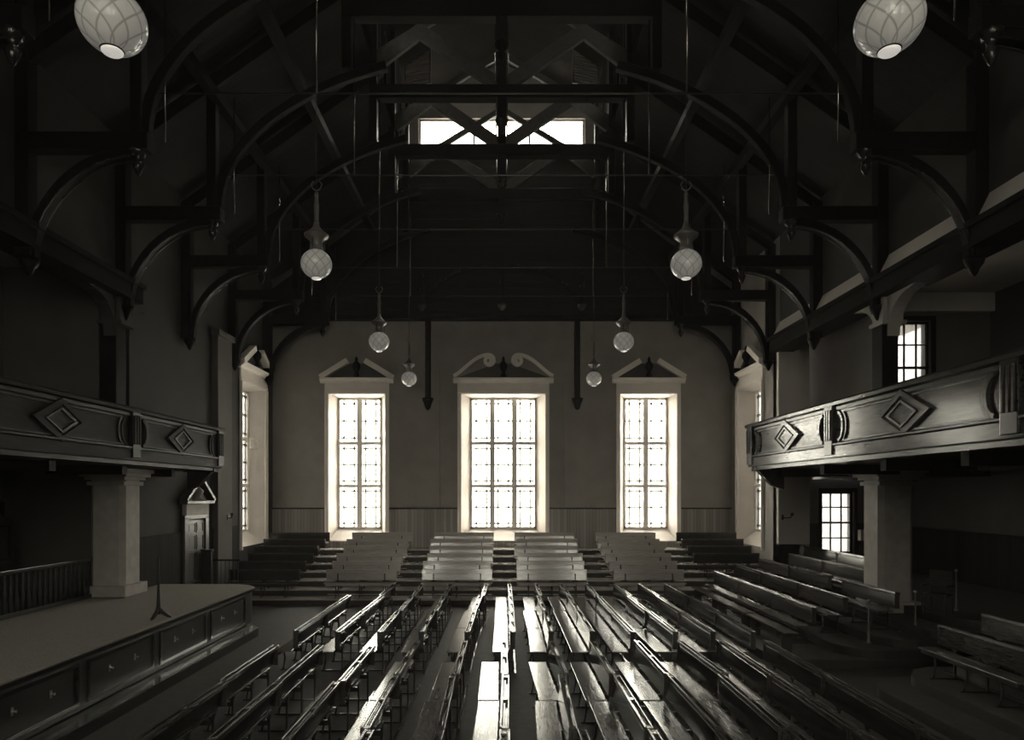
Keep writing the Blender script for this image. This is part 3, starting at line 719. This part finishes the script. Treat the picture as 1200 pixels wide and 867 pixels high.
# right-hand platforms
def plat(name, label, y_near, y_far, edges, flip):
    p = struct_empty(name, label, 'platform', (0, 0, 0))
    for i, x0 in enumerate(edges):
        z = .2*(i+1); r = 1.0
        xend = XO-.02
        if not flip:
            pts = [(x0+r-r*math.cos(math.radians(a)), y_near+r-r*math.sin(math.radians(a))) for a in range(0, 91, 9)]
            pts += [(xend, y_near)]
            if i < 1: pts += [(xend, 23.0), (x0, 23.0)]
            else:
                ym = y_far if x0 > 7.4 else 23.0
                pts += [(xend, 25.4), (XW+1.06, 25.4), (XW+1.06, 24.1), (XW-.15, 24.1), (x0 if x0 < XW-.15 else XW-.15, 24.1)] if x0 < XW-.15 else [(xend, 25.4), (XW+1.06, 25.4), (XW+1.06, 24.1), (x0, 24.1)]
        else:
            pts = [(x0, -5), (x0, y_far-r)]+[(x0+r-r*math.cos(math.radians(a)), y_far-r+r*math.sin(math.radians(a))) for a in range(0, 91, 9)]
            pts += [(xend, y_far), (xend, -5)]
        MB().prism(pts, 'z', .2*i, z-.03).build('riser', 'riser', p)
        MB().prism(pts, 'z', z-.03, z).build('tread', 'floor', p)
    return p
plat('floor_platform', 'curved stepped platform carrying the side benches around the right column', 14.8, 24.1, [5.95, 7.47, 8.35, 9.2, 10.05], False)
plat('floor_platform', 'nearer curved stepped platform in the dark lower right corner', -5, 13.4, [6.95, 7.6, 8.4, 9.2, 10.05], True)

# ------------------------------------------------------------------ benches
LB = 2.46
def make_bench(tier=False):
    """local x along the bench, front faces -y, origin on the floor below the back"""
    b = thing('bench', 'bench', 'bench')
    W = 'bench_lit' if tier else 'bench'; WB = 'bench_lit' if tier else 'bench_back'; WSE = 'bench_lit' if tier else 'bench_seat'
    h = LB/2
    MB().box(-h, h, -.43, -.09, .475, .505).build('seat', WSE, b, .008)
    MB().box(-h+.05, h-.05, -.40, -.37, .40, .475).build('seat_rail', W, b)
    mb = MB(); mb.prism([(-.016, .89), (.014, .89), (-.036, .56), (-.066, .56)], 'x', -h, h)
    mb.build('back_panel', WB, b, .006, 1)
    # book trough along the top of the back: two lips, a floor and blocks between
    mb = MB()
    if tier: mb.prism([(-.060, .935), (-.022, .935), (-.050, .79), (-.090, .79)], 'x', -h, h)
    else: mb.prism([(-.052, .935), (-.022, .935), (-.030, .885), (-.060, .885)], 'x', -h, h); mb.box(-h, h, .045, .065, .86, .925); mb.box(-h, h, -.04, .045, .84, .855)
    mb.build('book_trough', W, b, .004, 1)
    for x in (-h+.06, 0, h-.06): MB().box(x-.05, x+.05, -.03, .045, .855, .915).build('trough_divider', W, b, .004, 1)
    for x in (-.82, 0, .82):
        mb = MB()
        # rear post
        mb.box(x-.014, x+.014, -.012, .018, 0, .56)
        for s in (-1, 1):
            r = .15
            pts = [(x+s*.02, .56), (x+s*(.02+r), .56)]+[(x+s*(.02+r-r*math.sin(math.radians(a))), .56-r+r*math.cos(math.radians(a))) for a in range(10, 91, 16)]
            mb.prism(pts, 'y', -.012, .012)
        # foot, front leg, seat bearer
        mb.tube([(x, -.37, .40), (x, -.355, .25), (x, -.38, .1), (x, -.40, .0)], [.016, .022, .014, .018], 8)
        mb.box(x-.02, x+.02, -.40, 0, .40, .475)
        mb.box(x-.014, x+.014, -.45, .05, .0, .024)
        if tier and x: mb.box(x-.02, x+.02, -.085, -.04, .56, .79)
        mb.build('leg', 'iron', b)
    MB().box(-h+.02, h-.02, .035, .075, .03, .065).build('base_rail', W, b)
    for x in (-h-.0, h+.0):
        s = 1 if x > 0 else -1
        MB().box(x-s*.03, x, -.055, .05, .55, .92).build('end_cap', W, b, .006, 1)
    return b
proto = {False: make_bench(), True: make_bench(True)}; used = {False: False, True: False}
def put(x, y, z, rz, label, group, kind=None):
    tier = kind == 'tier'
    if not used[tier]: o = proto[tier]; used[tier] = True
    else: o = copy_tree(proto[tier])
    o.location = (x, y, z); o.rotation_euler = (0, 0, rz); o['label'] = label; o['group'] = group
    return o
nth = ['first', 'second', 'third', 'fourth', 'fifth', 'sixth', 'seventh', 'eighth', 'ninth', 'tenth', 'eleventh', 'twelfth']
rnd = random.Random(3)
J = lambda a: rnd.uniform(-a, a)
def seen(x, y, z):
    return y > 3 and 588+800*x/y > -30 and 588+800*x/y < 1230 and 578-800*(z-H0)/y < 880
G1 = [-4.32, -3.39, -2.52, -1.65, -.61, .21, 1.06, 1.89, 2.69, 3.57, 4.38, 5.23]
seg = ['end next the tiers', 'middle of the row', 'end by the cross aisle']
for i, x in enumerate(G1):
    for k in range(3):
        yc = 21.7-LB/2-k*2.52
        if i == 0:
            if k == 0: continue
            yc += .1
        rz = -PI/2+math.radians(J(.9)); xx = x+J(.035)
        if i == 4: rz += math.radians(-1.6); xx += (.09, 0, -.09)[k]
        put(xx, yc, 0, rz, 'wooden bench, far floor block, %s row from the left, %s' % (nth[i], seg[k]), 'benches in the far floor block')
G2 = [-4.27, -3.4, -2.5, -1.66, -.77, .03, .99, 1.80, 2.67, 3.5, 4.3, 5.15]
seg2 = ['end by the cross aisle', 'second bench along', 'nearest bench']
for i, x in enumerate(G2):
    for k in range(3):
        yf = 13.35 if i > 2 else 12.95
        yc = yf-LB/2-k*2.52
        if not seen(x, yc+LB/2-.05, .93): continue
        rz = -PI/2+math.radians(J(.8)); xx = x+J(.04)
        if i in (5,) and k == 1: rz += math.radians(-.8)
        if i == 6: rz += math.radians((1.8, -1.4, 0)[k]); xx += (-.02, -.06, 0)[k]
        if i == 9 and k == 0: rz += math.radians(1.5)
        put(xx, yc, 0, rz, 'wooden bench, near floor block, %s row from the left, %s' % (nth[i], seg2[k]), 'benches in the near floor block')
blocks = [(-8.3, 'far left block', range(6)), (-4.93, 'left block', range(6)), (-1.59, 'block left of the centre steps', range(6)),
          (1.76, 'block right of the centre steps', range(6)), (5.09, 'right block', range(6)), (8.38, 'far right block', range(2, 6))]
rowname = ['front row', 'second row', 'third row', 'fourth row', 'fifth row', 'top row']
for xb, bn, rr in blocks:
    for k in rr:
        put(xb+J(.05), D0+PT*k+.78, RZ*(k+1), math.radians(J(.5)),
            'wooden bench on the tiers facing forward, %s, %s' % (bn, rowname[k]), 'benches on the tiers', None if 'far' in bn else 'tier')  # middle blocks take the lit copy of the bench wood
# side platform rows, facing left
side = [('first', 7.32, .2, [22.2, 19.7, 17.2]), ('second', 8.2, .4, [22.75, 20.1, 17.5]),
        ('third', 9.08, .6, [22.75, 20.15, 16.9]), ('fourth', 9.97, .8, [22.4, 19.85]), ('fifth', 10.8, 1.0, [23.2, 21.2-.5])]
sn = ['farthest bench', 'middle bench', 'nearest bench']
for nm, x, z, ys in side:
    for k, y in enumerate(ys):
        put(x, y, z, -PI/2+math.radians(J(.8)), 'dark bench with back on the right side platform, %s row up, %s' % (nm, sn[k] if len(ys) == 3 or k == 0 else 'nearer bench'), 'benches on the right side platform')
near = [('first', 8.3, .4), ('second', 9.1, .6), ('third', 10.75, 1.0)]
for nm, x, z in near:
    for k in range(2):
        y = 12.9-LB/2-k*2.6
        if x == 9.1 and False: continue
        put(x, y, z, -PI/2+math.radians(J(1)), 'dark bench in the lower right corner platform, %s row up, %s' % (nm, ('far', 'near')[k]), 'benches on the near right platform')
# backless forms in front of the side platform benches
def form(x, y, z, lb):
    f = thing('form', lb, 'backless bench', (x, y, z), -PI/2)
    h = LB/2
    MB().box(-h, h, -.15, .15, .455, .495).build('seat', 'bench', f, .008)
    for s in (-.95, .95):
        MB().box(s-.02, s+.02, -.12, .12, 0, .455).build('leg', 'bench', f, .006)
    MB().box(-.95, .95, -.015, .015, .22, .27).build('stretcher', 'bench', f)
for k, y in enumerate((21.5, 19.0, 16.4)):
    form(6.45, y, .2, 'low backless bench at the edge of the right side platform, %s' % ('farthest', 'middle one', 'nearest')[k])
# dark chair by the right column
ch = thing('chair', 'dark wooden armchair in front of the right stone column', 'chair', (10.15, 15.9, 1.0), -.9)
MB().box(-.24, .24, -.24, .24, .42, .47).build('seat', 'bench', ch, .01)
MB().box(-.24, .24, .2, .25, .62, 1.0).build('backrest', 'bench', ch, .02)
for sx in (-1, 1):
    for sy in (-1, 1):
        MB().box(sx*.22-.022, sx*.22+.022, sy*.22-.022, sy*.22+.022, 0, .42 if sy < 0 else 1.0).build('leg', 'bench', ch, .005)
    MB().box(sx*.25-.025, sx*.25+.025, -.26, .24, .64, .68).build('arm', 'bench', ch, .008)
# turned brass-tipped posts at the ends of the side rows
for k, (x, y, z) in enumerate([(8.33, 15.5, .4), (9.42, 15.55, .6), (10.85, 16.3, 1.0)]):
    p = thing('rail_post', 'slim metal post at the curved end of the right platform, %s from the left' % nth[k], 'post', (x, y, z))
    MB().lathe([(.05, 0), (.05, .03), (.028, .06), (.03, .25), (.018, .3), (.016, .9), (.02, .92)], (0, 0, 0), 10).build('shaft', 'lamp_metal', p)
    MB().lathe([(.0, .92), (.03, .94), (.035, .97), (.0, 1.0)], (0, 0, 0), 10).build('finial', 'brass', p)

# ------------------------------------------------------------------ hanging globe lamps
def lamp():
    L = thing('pendant_lamp', 'lamp', 'lamp')
    r = .315
    prof = []
    for i in range(25):
        a = -PI/2+PI*i/24; rr = r*math.cos(a); z = .93*r*math.sin(a)-.0
        if z < -.26: continue
        if z > .27: continue
        prof.append((rr, z))
    prof = [(.085, -.285)]+prof+[(.10, .285)]
    g = MB().lathe(prof, (0, 0, 0), 40).build('glass_globe', 'globe', L)
    MB().lathe([(.0, -.315), (.085, -.31), (.10, -.295), (.10, -.28)], (0, 0, 0), 24).build('bottom_cap', 'lamp_cap', L)
    MB().lathe([(.103, -.288), (.112, -.28), (.10, -.268)], (0, 0, 0), 24).build('cap_ring', 'iron', L)
    MB().lathe([(.13, .26), (.15, .28), (.13, .3), (.12, .45), (.17, .5), (.24, .56), (.25, .6), (.16, .66), (.10, .72), (.06, .78), (.05, .85)], (0, 0, 0), 20).build('collar', 'lamp_metal', L)
    for k in range(3):
        a = k*2*PI/3+.3
        MB().tube([(math.cos(a)*.16, math.sin(a)*.16, .3), (math.cos(a)*.17, math.sin(a)*.17, .52)], .008, 6).build('collar_rod', 'rod', L)
    MB().lathe([(.05, .84), (.045, 1.0), (.055, 1.2), (.04, 1.3), (.035, 1.4)], (0, 0, 0), 12).build('stem', 'lamp_metal', L)
    mb = MB(); mb.lathe([(.03, 1.38), (.045, 1.42), (.03, 1.47), (.0, 1.48)], (0, 0, 0), 12)
    mb.build('ball', 'lamp_metal', L)
    mb = MB()
    for s in (-1, 1): mb.tube([(s*.005, 0, 1.5), (s*.08, 0, 1.55), (s*.11, 0, 1.64), (s*.06, 0, 1.7)], .012, 6)
    mb.build('hook', 'lamp_metal', L)
    MB().tube([(0, 0, 1.47), (0, 0, 3.55)], .008, 6).build('cable', 'iron', L)
    return L
l0 = None; ln = ['nearest', 'second nearest', 'third nearest', 'farthest, small against the far wall']
for k, y in enumerate((6.66, 14.0, 21.15, 28.0)):
    for s, nm in ((-1, 'left'), (1, 'right')):
        o = lamp() if l0 is None else copy_tree(l0)
        if l0 is None: l0 = o
        o.location = (s*3.8+(.0 if s < 0 else -.02), y, H0+(4.70 if k else 4.60))
        o['label'] = 'hanging opal glass globe lamp, %s row, %s' % (nm, ln[k]); o['group'] = 'hanging globe lamps'
# tall flag-like chair rail items on the window ledge at right: papers on the low sill
o = MB().box(13.25, 13.75, 25.2, 25.42, 2.05, 2.45).build('notice_card', 'cap'); o['label'] = 'white card standing beside the low aisle window'; o['category'] = 'card'

# ------------------------------------------------------------------ light
WS = 16.0
w = bpy.data.worlds.new('overcast_sky'); S.world = w; w.use_nodes = True
nt = w.node_tree; bg = nt.nodes['Background']
bg.inputs[0].default_value = (1.0, .965, .91, 1)
tc = nt.nodes.new('ShaderNodeTexCoord'); sx = nt.nodes.new('ShaderNodeSeparateXYZ'); nt.links.new(tc.outputs['Generated'], sx.inputs[0])
mr = nt.nodes.new('ShaderNodeMapRange'); mr.inputs['From Min'].default_value = -.05; mr.inputs['From Max'].default_value = 1
mr.inputs['To Min'].default_value = WS*.8; mr.inputs['To Max'].default_value = WS*2.2
nt.links.new(sx.outputs[2], mr.inputs['Value']); nt.links.new(mr.outputs[0], bg.inputs[1])
def portal(loc, rot, sx, sy):
    l = bpy.data.lights.new('sky_portal', 'AREA'); l.shape = 'RECTANGLE'; l.size = sx; l.size_y = sy
    l.cycles.is_portal = True
    o = bpy.data.objects.new('sky_portal', l); COL.objects.link(o); o.location = loc; o.rotation_euler = rot
for x, o_, g in WIN: portal((x, DW+.72, 5.1), (-PI/2, 0, 0), 2*g+.1, 5.9)
portal((-XW-.72, 27.2, 5.1), (0, -PI/2, 0), 5.9, 2.1)
portal((XW+.72, 27.2, 5.1), (0, PI/2, 0), 5.9, 2.1)
portal((12.55, 26.05, 2.7), (-PI/2, 0, 0), 1.25, 2.4)
portal((12.29, 20.95, 7.6), (-PI/2, 0, 0), 1.15, 2.8)
portal((0, DW+.72, 19.15), (-PI/2, 0, 0), 7.2, 1.7)
portal((-4.2, 15.8, 18.9), (0, -PI/2, 0), 2.6, 27.4)
portal((4.2, 15.8, 18.9), (0, PI/2, 0), 2.6, 27.4)
for xa, xb in [(-7.2, -5.2), (-1.5, 1.7), (5.4, 7.4)]: portal(((xa+xb)/2, -6.55, 8), (PI/2, 0, 0), xb-xa, 6)

hz = MB().box(-15.6, 17.1, -7.5, 32.5, -.5, 23.4).build('haze', 'floor')  # volume added to lift the blacks and spread a glow around the windows
m = bpy.data.materials.new('added_haze_air'); m.use_nodes = True; n = m.node_tree; n.nodes.clear()
vo = n.nodes.new('ShaderNodeVolumeScatter'); vo.inputs['Density'].default_value = .0012; vo.inputs['Anisotropy'].default_value = .35
vo.inputs['Color'].default_value = (1, .90, .88, 1)
mo = n.nodes.new('ShaderNodeOutputMaterial'); n.links.new(vo.outputs[0], mo.inputs['Volume'])
hz.data.materials.clear(); hz.data.materials.append(m)
hz['kind'] = 'stuff'; hz['label'] = 'thin haze added through the hall to glow around the bright windows'; hz['category'] = 'haze'

# ------------------------------------------------------------------ camera
cam = bpy.data.cameras.new('camera'); co = bpy.data.objects.new('camera', cam); COL.objects.link(co)
co.location = (0, 0, H0); co.rotation_euler = (PI/2, 0, 0)
cam.sensor_width = 36; cam.lens = 24.0; cam.shift_x = .01; cam.shift_y = .1204; cam.clip_end = 200
S.camera = co
S.view_settings.view_transform = 'Standard'; S.view_settings.look = 'None'; S.view_settings.exposure = 0.5; S.view_settings.gamma = 1
S.view_settings.use_curve_mapping = False
